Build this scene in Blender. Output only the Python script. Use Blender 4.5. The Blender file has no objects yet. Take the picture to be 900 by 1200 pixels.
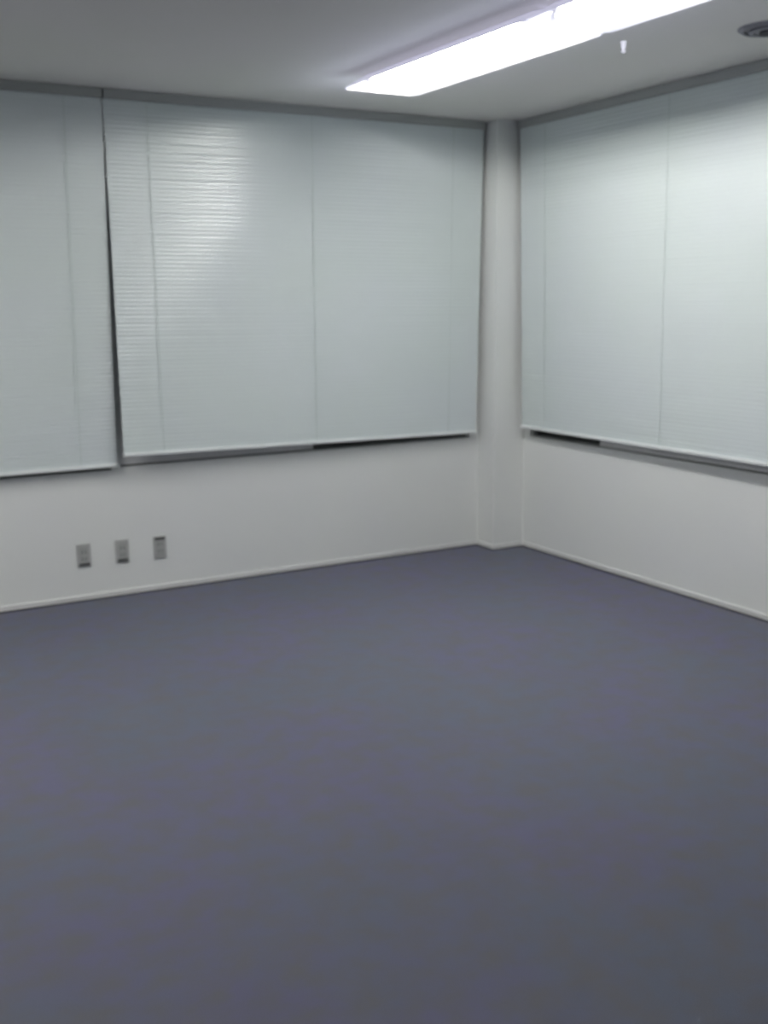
import bpy, bmesh, math, random
from mathutils import Vector, Matrix, Euler
random.seed(4)
sc = bpy.context.scene
C = sc.collection
H = 2.5                       # ceiling height

# ------------------------------------------------------------------ helpers
def obj(name, bm, mat, parent=None, kind=None, smooth=False):
    me = bpy.data.meshes.new(name)
    bmesh.ops.recalc_face_normals(bm, faces=bm.faces)
    bm.to_mesh(me); bm.free()
    if smooth:
        for p in me.polygons: p.use_smooth = True
    me.materials.append(mat)
    o = bpy.data.objects.new(name, me); C.objects.link(o)
    if parent is not None: o.parent = parent
    if kind: o['kind'] = kind
    return o

def thing(name, label, cat, loc=(0, 0, 0), group=None):
    o = bpy.data.objects.new(name, None); C.objects.link(o)
    o.location = loc; o.empty_display_size = .05
    o['label'] = label; o['category'] = cat
    if group: o['group'] = group
    return o

def box(bm, x0, x1, y0, y1, z0, z1, bev=0.0):
    vs = [bm.verts.new((x, y, z)) for x in (x0, x1) for y in (y0, y1) for z in (z0, z1)]
    q = [(0,1,3,2), (4,6,7,5), (0,4,5,1), (2,3,7,6), (0,2,6,4), (1,5,7,3)]
    fs = [bm.faces.new([vs[i] for i in f]) for f in q]
    if bev:
        es = list({e for f in fs for e in f.edges})
        bmesh.ops.bevel(bm, geom=es, offset=bev, segments=2, affect='EDGES', profile=.6)

def boxes(*bs, bev=0.0):
    bm = bmesh.new()
    for b in bs: box(bm, *b, bev=bev)
    return bm

def lathe(bm, prof, c, seg=32, axis='Z'):
    """prof: list of (radius, height) about a vertical (or Y) axis through c"""
    rings = []
    for r, h in prof:
        ring = []
        for k in range(seg):
            a = 2*math.pi*k/seg
            if axis == 'Z': p = (c[0]+r*math.cos(a), c[1]+r*math.sin(a), c[2]+h)
            else:           p = (c[0]+r*math.cos(a), c[1]+h, c[2]+r*math.sin(a))
            ring.append(bm.verts.new(p))
        rings.append(ring)
    for A, B in zip(rings, rings[1:]):
        for k in range(seg):
            bm.faces.new((A[k], A[(k+1) % seg], B[(k+1) % seg], B[k]))
    bm.faces.new(rings[0]); bm.faces.new(rings[-1])

# ---------------------------------------------------------------- materials
def srgb(r, g, b):
    f = lambda v: (v/255/12.92) if v/255 <= .04045 else ((v/255+.055)/1.055)**2.4
    return (f(r), f(g), f(b), 1)

def mat(name, col, rough=.6, metal=0.0, spec=.5, noise=None, bump=None, emis=None, coat=0):
    m = bpy.data.materials.new(name); m.use_nodes = True
    nt = m.node_tree; b = nt.nodes['Principled BSDF']
    b.inputs['Base Color'].default_value = col
    b.inputs['Roughness'].default_value = rough
    b.inputs['Metallic'].default_value = metal
    b.inputs['Specular IOR Level'].default_value = spec
    b.inputs['Coat Weight'].default_value = coat; b.inputs['Coat Roughness'].default_value = .07
    tc = nt.nodes.new('ShaderNodeTexCoord')
    if noise:                                   # (scale, second colour, detail)
        n = nt.nodes.new('ShaderNodeTexNoise'); n.inputs['Scale'].default_value = noise[0]
        n.inputs['Detail'].default_value = noise[2]
        r = nt.nodes.new('ShaderNodeMix'); r.data_type = 'RGBA'
        cr = nt.nodes.new('ShaderNodeMapRange')
        cr.inputs['From Min'].default_value = .35; cr.inputs['From Max'].default_value = .65
        nt.links.new(tc.outputs['Object'], n.inputs['Vector'])
        nt.links.new(n.outputs['Fac'], cr.inputs['Value'])
        nt.links.new(cr.outputs['Result'], r.inputs['Factor'])
        r.inputs['A'].default_value = col; r.inputs['B'].default_value = noise[1]
        nt.links.new(r.outputs['Result'], b.inputs['Base Color'])
    if bump:                                    # (scale, strength, distance)
        n = nt.nodes.new('ShaderNodeTexNoise'); n.inputs['Scale'].default_value = bump[0]
        n.inputs['Detail'].default_value = 4
        k = nt.nodes.new('ShaderNodeBump'); k.inputs['Strength'].default_value = bump[1]
        k.inputs['Distance'].default_value = bump[2]
        nt.links.new(tc.outputs['Object'], n.inputs['Vector'])
        nt.links.new(n.outputs['Fac'], k.inputs['Height'])
        nt.links.new(k.outputs['Normal'], b.inputs['Normal'])
    if emis:
        b.inputs['Emission Color'].default_value = emis[0]
        b.inputs['Emission Strength'].default_value = emis[1]
    return m

M_wall = mat('wall_paint', (.875, .895, .87, 1), .75, spec=.2, noise=(1.3, (.86, .88, .87, 1), 2), bump=(260, .15, .001))
M_ceil = mat('ceiling_board', (.77, .75, .73, 1), .9, spec=.1, noise=(1.1, (.75, .745, .70, 1), 2), bump=(120, .2, .002))
M_base = mat('baseboard_vinyl', (.84, .85, .84, 1), .45, spec=.3, noise=(3, (.80, .81, .80, 1), 2))
M_edgeshade = mat('carpet_edge_shade', (.035, .037, .042, 1), .9, noise=(30, (.05, .05, .055, 1), 2))  # dark tone stands in for contact shade along the floor edge
M_slat = mat('blind_slat_enamel', (.735, .81, .80, 1), .22, spec=.40, noise=(1.6, (.745, .81, .825, 1), 2), bump=(9, .12, .004), coat=.15)
M_rail = mat('blind_rail_enamel', (.86, .89, .89, 1), .35, spec=.4, noise=(4, (.83, .87, .87, 1), 1))
M_head = mat('blind_headrail_metal', (.42, .44, .43, 1), .5, noise=(4, (.40, .42, .41, 1), 1))
M_cord = mat('ladder_cord_cotton', (.60, .68, .66, 1), .9, noise=(300, (.62, .69, .67, 1), 2))
M_alu = mat('recess_shade_aluminium', (.22, .23, .23, 1), .45, .4, noise=(15, (.19, .20, .20, 1), 2))  # same aluminium, colour darkened to stand for shade deep in the recess
M_alul = mat('pale_aluminium', (.80, .80, .79, 1), .5, 0, noise=(15, (.76, .77, .76, 1), 2))
M_glass = mat('night_glass', (.006, .008, .010, 1), .08, spec=.5, noise=(2, (.008, .010, .012, 1), 1))
M_plate = mat('socket_plate_plastic', (.46, .475, .455, 1), .45, noise=(12, (.49, .50, .49, 1), 1))
M_mod = mat('socket_module_plastic', (.40, .415, .40, 1), .5, noise=(14, (.43, .44, .43, 1), 1))
M_slot = mat('socket_slot_dark', (.07, .075, .075, 1), .7, noise=(40, (.09, .09, .09, 1), 1))
M_hood = mat('fixture_white_enamel', (.86, .86, .88, 1), .4, noise=(6, (.84, .84, .86, 1), 1))
M_hoodout = mat('fixture_outer_added_glow', (.75, .74, .80, 1), .5, noise=(6, (.72, .71, .77, 1), 1), emis=((.78, .78, 1, 1), .36))  # emission added to brighten the ceiling beside the fitting; the body is no lamp
M_sock = mat('lamp_holder_plastic', (.93, .93, .93, 1), .5, noise=(20, (.9, .9, .9, 1), 1))
M_tube = mat('fluorescent_tube_glow', (.9, .9, .9, 1), .3, emis=((1.0, .985, .95, 1), 68.0))
M_tube2 = mat('dimmed_fluorescent_tube_glow', (.9, .9, .9, 1), .3, emis=((1.0, .985, .95, 1), 33.0))  # emission lowered only to darken the right-hand blind
M_vent = mat('vent_grey_metal', (.22, .22, .25, 1), .6, noise=(20, (.19, .19, .22, 1), 1))
M_ventd = mat('vent_dark_core', (.035, .035, .05, 1), .8, noise=(20, (.05, .05, .06, 1), 1))
M_spr = mat('sprinkler_white_glow', (.92, .92, .95, 1), .25, noise=(20, (.9, .9, .94, 1), 1), emis=((.88, .88, 1, 1), .6))  # emission added to stand for light caught from the nearby fitting

# carpet: blue-grey loop pile, faint violet and brown mottling
def carpet():
    m = bpy.data.materials.new('blue_grey_carpet'); m.use_nodes = True
    nt = m.node_tree; b = nt.nodes['Principled BSDF']; L = nt.links.new
    b.inputs['Roughness'].default_value = .95; b.inputs['Specular IOR Level'].default_value = .1
    tc = nt.nodes.new('ShaderNodeTexCoord')
    def noise(s, d=3):
        n = nt.nodes.new('ShaderNodeTexNoise'); n.inputs['Scale'].default_value = s; n.inputs['Detail'].default_value = d
        L(tc.outputs['Object'], n.inputs['Vector']); return n
    def mix(f, a, c, lo=.4, hi=.6):
        mr = nt.nodes.new('ShaderNodeMapRange'); mr.inputs['From Min'].default_value = lo; mr.inputs['From Max'].default_value = hi
        L(f, mr.inputs['Value'])
        x = nt.nodes.new('ShaderNodeMix'); x.data_type = 'RGBA'; L(mr.outputs['Result'], x.inputs['Factor'])
        for k, v in (('A', a), ('B', c)):
            if isinstance(v, tuple): x.inputs[k].default_value = v
            else: L(v, x.inputs[k])
        return x.outputs['Result']
    big = mix(noise(1.4).outputs['Fac'], CARPET_A, CARPET_B)
    mid = mix(noise(11, 4).outputs['Fac'], CARPET_C, big, .30, .62)
    fine = noise(420, 2)
    v = nt.nodes.new('ShaderNodeMapRange'); v.inputs['To Min'].default_value = .88; v.inputs['To Max'].default_value = 1.12
    L(fine.outputs['Fac'], v.inputs['Value'])
    mul = nt.nodes.new('ShaderNodeVectorMath'); mul.operation = 'SCALE'
    L(mid, mul.inputs[0]); L(v.outputs['Result'], mul.inputs['Scale'])
    L(mul.outputs['Vector'], b.inputs['Base Color'])
    k = nt.nodes.new('ShaderNodeBump'); k.inputs['Strength'].default_value = .35; k.inputs['Distance'].default_value = .003
    L(fine.outputs['Fac'], k.inputs['Height']); L(k.outputs['Normal'], b.inputs['Normal'])
    return m
CARPET_A = (.146, .147, .218, 1); CARPET_B = (.138, .154, .200, 1); CARPET_C = (.146, .149, .168, 1)
M_carpet = carpet()

# -------------------------------------------------------------- room shell
# corner of the room at the origin; left wall is the plane y=0, right wall x=0
RX, RY, T = -6.6, -8.0, .14
W1 = (-2.44, -.285, .672, 2.30)      # opening behind the wide blind  (x0,x1,z0,z1)
W2 = (-4.55, -2.49, .662, 2.30)      # opening behind the far-left blind
W3 = (-3.05, -.235, .685, 2.30)      # opening in the right wall     (y0,y1,z0,z1)

def wall_grid(us, vs, holes, put, d):
    """solid wall from a grid of cells, leaving holes; put(u,v,w)->xyz, thickness d"""
    bm = bmesh.new(); vc = {}
    def V(i, j, w):
        k = (i, j, w)
        if k not in vc: vc[k] = bm.verts.new(put(us[i], vs[j], w*d))
        return vc[k]
    def solid(i, j):
        if not (0 <= i < len(us)-1 and 0 <= j < len(vs)-1): return False
        cu, cv = (us[i]+us[i+1])/2, (vs[j]+vs[j+1])/2
        return not any(a < cu < b and c < cv < e for a, b, c, e in holes)
    for i in range(len(us)-1):
        for j in range(len(vs)-1):
            if not solid(i, j): continue
            for w in (0, 1):
                bm.faces.new((V(i,j,w), V(i+1,j,w), V(i+1,j+1,w), V(i,j+1,w)))
            for di, dj, e in ((-1,0,((i,j),(i,j+1))), (1,0,((i+1,j),(i+1,j+1))), (0,-1,((i,j),(i+1,j))), (0,1,((i,j+1),(i+1,j+1)))):
                if not solid(i+di, j+dj):
                    (a, b), (c, f) = e
                    bm.faces.new((V(a,b,0), V(c,f,0), V(c,f,1), V(a,b,1)))
    return bm

obj('wall_left', wall_grid([RX-T, W2[0], W2[1], W1[0], W1[1], T], [0, W2[2], W1[2], W1[3], H], [W1, W2],
                           lambda u, v, w: (u, w, v), T), M_wall, kind='structure')
obj('wall_right', wall_grid([RY-T, W3[0], W3[1], 0], [0, W3[2], W3[3], H], [W3],
                            lambda u, v, w: (w, u, v), T), M_wall, kind='structure')
obj('wall_back', boxes((RX-T, 0, RY-T, RY, 0, H)), M_wall, kind='structure')
obj('wall_far_side', boxes((RX-T, RX, RY, 0, 0, H)), M_wall, kind='structure')
obj('floor', boxes((RX-T, T, RY-T, T, -.1, 0)), M_carpet, kind='structure')
obj('ceiling', boxes((RX-T, T, RY-T, T, H, H+.1)), M_ceil, kind='structure')

# corner column
CW, CD = .221, .176
obj('wall_corner_column', boxes((-CW, 0, -CD, 0, 0, H)), M_wall, kind='structure')

# baseboards and dark strips that paint the shade where the carpet meets them
BH, BT = .026, .008
def strip(name, m, h0, h1, t0, t1):
    segs = dict(
        left=(RX, -CW-t0, -t1, -t0, h0, h1),
        right=(-t1, -t0, RY, -CD-t0, h0, h1),
        column=None)
    return segs
obj('baseboard_left', boxes((RX, -CW-BT, -BT, 0, 0, BH), bev=.001), M_base, kind='structure')
obj('baseboard_right', boxes((-BT, 0, RY, -CD-BT, 0, BH), bev=.001), M_base, kind='structure')
obj('baseboard_column', boxes((-CW-BT, -CW, -CD-BT, 0, 0, BH), (-CW, 0, -CD-BT, -CD, 0, BH)), M_base, kind='structure')
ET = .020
obj('edge_shade_1', boxes((RX, -CW-ET-BT, -BT-ET, -BT, 0, .003)), M_edgeshade, kind='structure')
obj('edge_shade_2', boxes((-BT-ET, -BT, RY, -CD-BT-ET, 0, .003)), M_edgeshade, kind='structure')
obj('edge_shade_3', boxes((-CW-BT-ET, -CW-BT, -CD-BT-ET, -BT, 0, .003), (-CW-BT, -BT, -CD-BT-ET, -CD-BT, 0, .003)), M_edgeshade, kind='structure')

# windows: sliding aluminium sashes, night outside
def window(n, a, b, z0, z1, put, mid):
    """a..b along the wall, put(u0,u1,d0,d1,z0,z1)->box args; d = depth into the wall"""
    w = .03
    root = obj('window_%d' % n, boxes(put(a, b, .032, .13, z0, z0+.010), put(a, b, .03, .13, z1-w, z1),
                                      put(a, a+w, .03, .13, z0+.010, z1-w), put(b-w, b, .03, .13, z0+.010, z1-w)),
               M_alu, kind='structure')
    for (u0, u1, d, sm) in ((a+(w if n == 2 else .002), mid+.02, SASH[n][0], M_alul if n != 2 else M_alu), (mid-.02, b-w, .100, M_alu)):
        s = .035
        zz0, zz1 = z0+.011, z1-w-.001
        f = obj('sash', boxes(put(u0, u1, d, d+.025, zz0, zz0+.05), put(u0, u1, d, d+.025, zz1-s, zz1),
                              put(u0, u0+s, d, d+.025, zz0+.05, zz1-s), put(u1-s, u1, d, d+.025, zz0+.05, zz1-s)),
                sm, root)
        obj('pane', boxes(put(u0+s, u1-s, d+.009, d+.015, zz0+.05, zz1-s)), M_glass, f)
    return root
SASH = {1: (.006,), 2: (.040,), 3: (.006,)}       # depth of the inner sash
window(1, W1[0], W1[1], W1[2], W1[3], lambda u0, u1, d0, d1, z0, z1: (u0, u1, d0, d1, z0, z1), -1.36)
window(2, W2[0], W2[1], W2[2], W2[3], lambda u0, u1, d0, d1, z0, z1: (u0, u1, d0, d1, z0, z1), -3.55)
window(3, W3[0], W3[1], W3[2], W3[3], lambda u0, u1, d0, d1, z0, z1: (d0, d1, u0, u1, z0, z1), -.88)

# ------------------------------------------------------------------ blinds
def lerp(a, b, t): return a+(b-a)*t
def blind(label, put, u0t, u1t, u0b, u1b, s_top, s0b, s1b, z0b, z1b, ladders):
    """put(u, s, z) -> xyz; s = distance in front of the wall.  Top corners hang at the ceiling, the four
    lower values let the curtain of slats hang slightly out of square, as the real one does."""
    root = thing('venetian_blind', label, 'blind', put((u0t+u1t)/2, s_top, z0b), group='venetian blinds drawn down over the windows')
    base = Vector(root.location)
    P = lambda u, s, z: Vector(put(u, s, z))-base
    ztop = H-.045
    def pos(t, f, ds, dz):          # t along width 0..1, f 0 top .. 1 bottom
        u = lerp(lerp(u0t, u1t, t), lerp(u0b, u1b, t), f)
        s = lerp(s_top, lerp(s0b, s1b, t), f)
        z = lerp(ztop, lerp(z0b, z1b, t)+.018, f)
        return P(u, s+ds, z+dz)
    # headrail: open-topped steel channel
    bm = bmesh.new()
    prof = [(-.020, H-.002), (-.020, H-.040), (-.017, H-.043), (.017, H-.043), (.020, H-.040), (.020, H-.002)]
    ends = []
    for u in (u0t+.002, u1t-.002):
        ends.append([bm.verts.new(P(u, s_top+d, z)) for d, z in prof])
    n = len(prof)
    for k in range(n): bm.faces.new((ends[0][k], ends[0][(k+1) % n], ends[1][(k+1) % n], ends[1][k]))
    bm.faces.new(ends[0]); bm.faces.new(ends[1])
    obj('headrail', bm, M_head, root)
    # slats: one mesh, each slat a shallow arc, closed, with a slightly different tilt
    bm = bmesh.new()
    N = 82; HW = .0128; cols = 16; K = 5
    for i in range(N):
        f = (i+.5)/N
        base_t = math.radians((86.5 if i < 14 else 82.5)+random.uniform(-1.5, 1.5)*(2 if i < 14 else 1))
        wob = [random.uniform(-1, 1) for _ in range(cols+1)]
        rows = []
        for c in range(cols+1):
            t = c/cols
            tilt = base_t+math.radians((2.2 if i < 14 else .8)*wob[c])
            row = []
            for k in range(K):
                q = (k/(K-1))*2-1                         # across the slat
                a, bow = q*HW, .0013*(1-q*q)
                dz = a*math.sin(tilt)+bow*math.cos(tilt)
                ds = -a*math.cos(tilt)+bow*math.sin(tilt)
                row.append(bm.verts.new(pos(t, f, ds+random.uniform(-.0001, .0001), dz)))
            rows.append(row)
        for c in range(cols):
            for k in range(K-1):
                bm.faces.new((rows[c][k], rows[c+1][k], rows[c+1][k+1], rows[c][k+1]))
    s_obj = obj('slats', bm, M_slat, root, smooth=True)
    # bottom rail
    bm = bmesh.new()
    rp = [(-.012, .002), (-.009, 0), (.009, 0), (.012, .002), (.0125, .014), (.009, .018), (-.009, .018), (-.0125, .014)]
    ends = []
    for t in (0, 1):
        u = (u0b, u1b)[t]; s = (s0b, s1b)[t]; z = (z0b, z1b)[t]
        ends.append([bm.verts.new(P(u, s+d+.001, z+h)) for d, h in rp])
    n = len(rp)
    for k in range(n): bm.faces.new((ends[0][k], ends[0][(k+1) % n], ends[1][(k+1) % n], ends[1][k]))
    bm.faces.new(ends[0]); bm.faces.new(ends[1])
    r = obj('bottom_rail', bm, M_rail, root)
    # ladder cords in front of the slats, each a part
    for lu in ladders:
        bm = bmesh.new()
        t = (lu-u0b)/(u1b-u0b)
        for side in (1, -1):
            A = pos(t, 0, side*.0075, .010); B = pos(t, 1, side*.0125, 0)
            w = (P(1, 0, 0)-P(0, 0, 0)).normalized()*.0016
            d = (P(0, 1, 0)-P(0, 0, 0)).normalized()*.0005
            vs = [[bm.verts.new(q+w*a+d*b) for a, b in ((-1,-1), (1,-1), (1,1), (-1,1))] for q in (A, B)]
            for k in range(4): bm.faces.new((vs[0][k], vs[0][(k+1) % 4], vs[1][(k+1) % 4], vs[1][k]))
            bm.faces.new(vs[0]); bm.faces.new(vs[1])
        obj('ladder_cord', bm, M_cord, root)
    return root
putL = lambda u, s, z: (u, -s, z)
putR = lambda u, s, z: (-s, u, z)
blind('wide pale closed blind hanging above the wall sockets, left of the corner column', putL,
      -2.447, -.243, -2.449, -.272, .075, .098, .050, .738, .706, (-2.24, -1.36, -.48))
blind('pale closed blind cut off by the left edge, hanging lower than its wide neighbour', putL,
      -4.50, -2.451, -4.52, -2.472, .075, .045, .045, .684, .684, (-4.30, -3.48, -2.655))
blind('pale closed blind on the right-hand wall, right of the corner column', putR,
      -3.10, -.200, -3.10, -.218, .075, .085, .048, .742, .738, (-2.95, -2.35, -1.40, -.45))

# ------------------------------------------------------------ wall sockets
def socket(x, z, label, dark_top):
    root = thing('wall_socket', label, 'socket', (x, 0, z), group='wall sockets under the wide blind')
    obj('cover_plate', boxes((-.034, .034, -.008, 0, -.060, .060), bev=.0025), M_plate, root)
    obj('module', boxes((-.021, .021, -.0105, -.0075, -.045, .045), bev=.001), M_mod, root)
    sgn = 1 if dark_top else -1
    zc = sgn*.047
    obj('dark_slot', boxes((-.026, .026, -.0115, -.0076, zc-.007, zc+.007), bev=.001), M_slot, root)
    for dz in (.018, -.018):
        bm = boxes((-.010, -.007, -.0113, -.0100, dz-.008, dz+.008), (.007, .010, -.0113, -.0100, dz-.008, dz+.008))
        obj('pin_slots', bm, M_slot, root)
    return root
socket(-2.658, .236, 'grey wall socket under the blinds, farthest from the corner, dark slot at its bottom', False)
socket(-2.459, .234, 'grey wall socket below the gap between blinds, middle of the three', False)
socket(-2.257, .230, 'grey wall socket nearest the corner, with a dark slot at its top', True)

# --------------------------------------------------------- light fixtures
FX0, FX1, EZ = -1.568, -1.185, 2.440       # edges of the hood and their height
def fixture(y0, y1, label, glow):
    cx, cy = (FX0+FX1)/2, (y0+y1)/2
    root = thing('ceiling_light', label, 'ceiling light', (cx, cy, H), group='fluorescent fittings in a line on the ceiling')
    hw, hl = (FX1-FX0)/2, abs(y0-y1)/2
    ez = EZ-H
    def outline(hw_, hl_, cut):
        a, b = hw_, hl_
        n = a-.02
        pts = [(-n, -b), (n, -b), (a, -b+cut), (a, b-cut), (n, b), (-n, b), (-a, b-cut), (-a, -b+cut)]
        return pts
    # inner reflector tray, flaring outward down to the lips
    bm = bmesh.new()
    lo = [bm.verts.new((x, y, ez)) for x, y in outline(hw, hl, .03)]
    up = [bm.verts.new((x, y, -.014)) for x, y in outline(hw-.100, hl-.020, .03)]
    for k in range(8): bm.faces.new((lo[k], lo[(k+1) % 8], up[(k+1) % 8], up[k]))
    bm.faces.new(up)
    obj('reflector', bm, M_hood, root)
    # outer body
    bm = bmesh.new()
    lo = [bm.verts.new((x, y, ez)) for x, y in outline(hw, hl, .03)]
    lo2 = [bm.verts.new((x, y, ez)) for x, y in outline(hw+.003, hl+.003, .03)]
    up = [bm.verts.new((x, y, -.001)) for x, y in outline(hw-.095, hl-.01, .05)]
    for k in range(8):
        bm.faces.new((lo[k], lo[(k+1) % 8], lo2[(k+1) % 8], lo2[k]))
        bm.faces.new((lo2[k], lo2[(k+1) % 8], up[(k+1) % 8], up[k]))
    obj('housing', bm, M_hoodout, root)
    for sx in (-.058, .058):
        bm = bmesh.new()
        R_ = .013; L_ = hl-.045
        lathe(bm, [(R_*.7, -L_), (R_, -L_+.006), (R_, L_-.006), (R_*.7, L_)], (sx, 0, -.027), 20, 'Y')
        obj('fluorescent_tube', bm, glow, root, smooth=True)
        for e in (-1, 1):
            ya, yb = sorted((e*(L_+.001), e*(L_+.022)))
            obj('lamp_holder', boxes((sx-.014, sx+.014, ya, yb, -.046, -.0145), bev=.003), M_sock, root)
    return root
fixture(-.860, -2.195, 'white fluorescent ceiling fitting nearer the corner column, its end by the wide blind', M_tube)
fixture(-2.205, -3.540, 'white fluorescent ceiling fitting cut off by the top edge of the picture', M_tube2)

# --------------------------------------------------- small ceiling devices
def sprinkler(x, y):
    root = thing('sprinkler_head', 'tiny bright white pendant sprinkler head on the ceiling beside the light', 'sprinkler', (x, y, H))
    bm = bmesh.new(); lathe(bm, [(.011, 0), (.011, -.003), (.0085, -.005), (.008, -.022), (.006, -.025)], (0, 0, 0), 20)
    obj('body', bm, M_spr, root, smooth=True)
    bm = bmesh.new(); lathe(bm, [(.004, -.0255), (.004, -.033), (.0085, -.034), (.0085, -.037), (.003, -.042)], (0, 0, 0), 20)
    obj('deflector', bm, M_spr, root, smooth=True)
sprinkler(-.86, -1.93)

def vent(x, y):
    root = thing('ceiling_vent', 'round dark grey ceiling vent at the right edge, above the right-hand blind', 'vent', (x, y, H))
    bm = bmesh.new(); lathe(bm, [(.118, 0), (.118, -.004), (.105, -.012), (.094, -.012), (.094, -.002)], (0, 0, 0), 40)
    obj('outer_ring', bm, M_vent, root, smooth=False)
    bm = bmesh.new(); lathe(bm, [(.072, -.004), (.078, -.016), (.060, -.020), (.055, -.013)], (0, 0, 0), 40)
    obj('middle_cone', bm, M_vent, root)
    bm = bmesh.new(); lathe(bm, [(.036, -.0135), (.040, -.022), (.010, -.026)], (0, 0, 0), 40)
    obj('core', bm, M_ventd, root)
vent(-.515, -2.36)

# ------------------------------------------------------------ lamps, world
def area(name, loc, size, size_y, power, col):
    l = bpy.data.lights.new(name, 'AREA'); l.shape = 'RECTANGLE'; l.size = size; l.size_y = size_y
    l.energy = power; l.color = col
    o = bpy.data.objects.new(name, l); C.objects.link(o); o.location = loc
    return o
# added fill lamps, out of view, to lift the walls far from the fittings
area('fill_lamp_rear', (-4.4, -6.2, 2.44), .3, 2.4, 10, (1, .985, .95))
area('fill_lamp_left', (-4.3, -1.9, 2.44), .3, 2.0, 31, (1, .985, .95))
# added unseen lamp facing up, imitating glow on the ceiling around the fittings
up = area('ceiling_fill', ((FX0+FX1)/2-.02, -2.1, 2.24), .34, 2.9, 3.5, (.72, .76, 1))
up.rotation_euler = (math.pi, 0, 0)
w = bpy.data.worlds.new('night'); w.use_nodes = True; sc.world = w
w.node_tree.nodes['Background'].inputs[0].default_value = (.02, .025, .035, 1)
w.node_tree.nodes['Background'].inputs[1].default_value = .3

# ------------------------------------------------------------------ camera
cam = bpy.data.cameras.new('camera'); co = bpy.data.objects.new('camera', cam); C.objects.link(co)
yaw, pitch, roll = .5169, -.1920, -.0111
f = Vector((math.sin(yaw)*math.cos(pitch), math.cos(yaw)*math.cos(pitch), math.sin(pitch)))
r = Vector((math.cos(yaw), -math.sin(yaw), 0)); u = r.cross(f)
r2 = r*math.cos(roll)+u*math.sin(roll); u2 = -r*math.sin(roll)+u*math.cos(roll)
m = Matrix((r2, u2, -f)).transposed().to_4x4(); m.translation = (-3.9748, -5.4298, 1.4879)
co.matrix_world = m
cam.sensor_fit = 'HORIZONTAL'; cam.sensor_width = 36; cam.lens = 36*1262.65/900; cam.clip_start = .05
cam.dof.use_dof = True; cam.dof.focus_distance = 1.5; cam.dof.aperture_fstop = 8.0   # soft, close-focused phone lens
sc.camera = co

sc.view_settings.view_transform = 'Standard'
sc.view_settings.look = 'None'
sc.view_settings.exposure = .07
sc.view_settings.gamma = 1
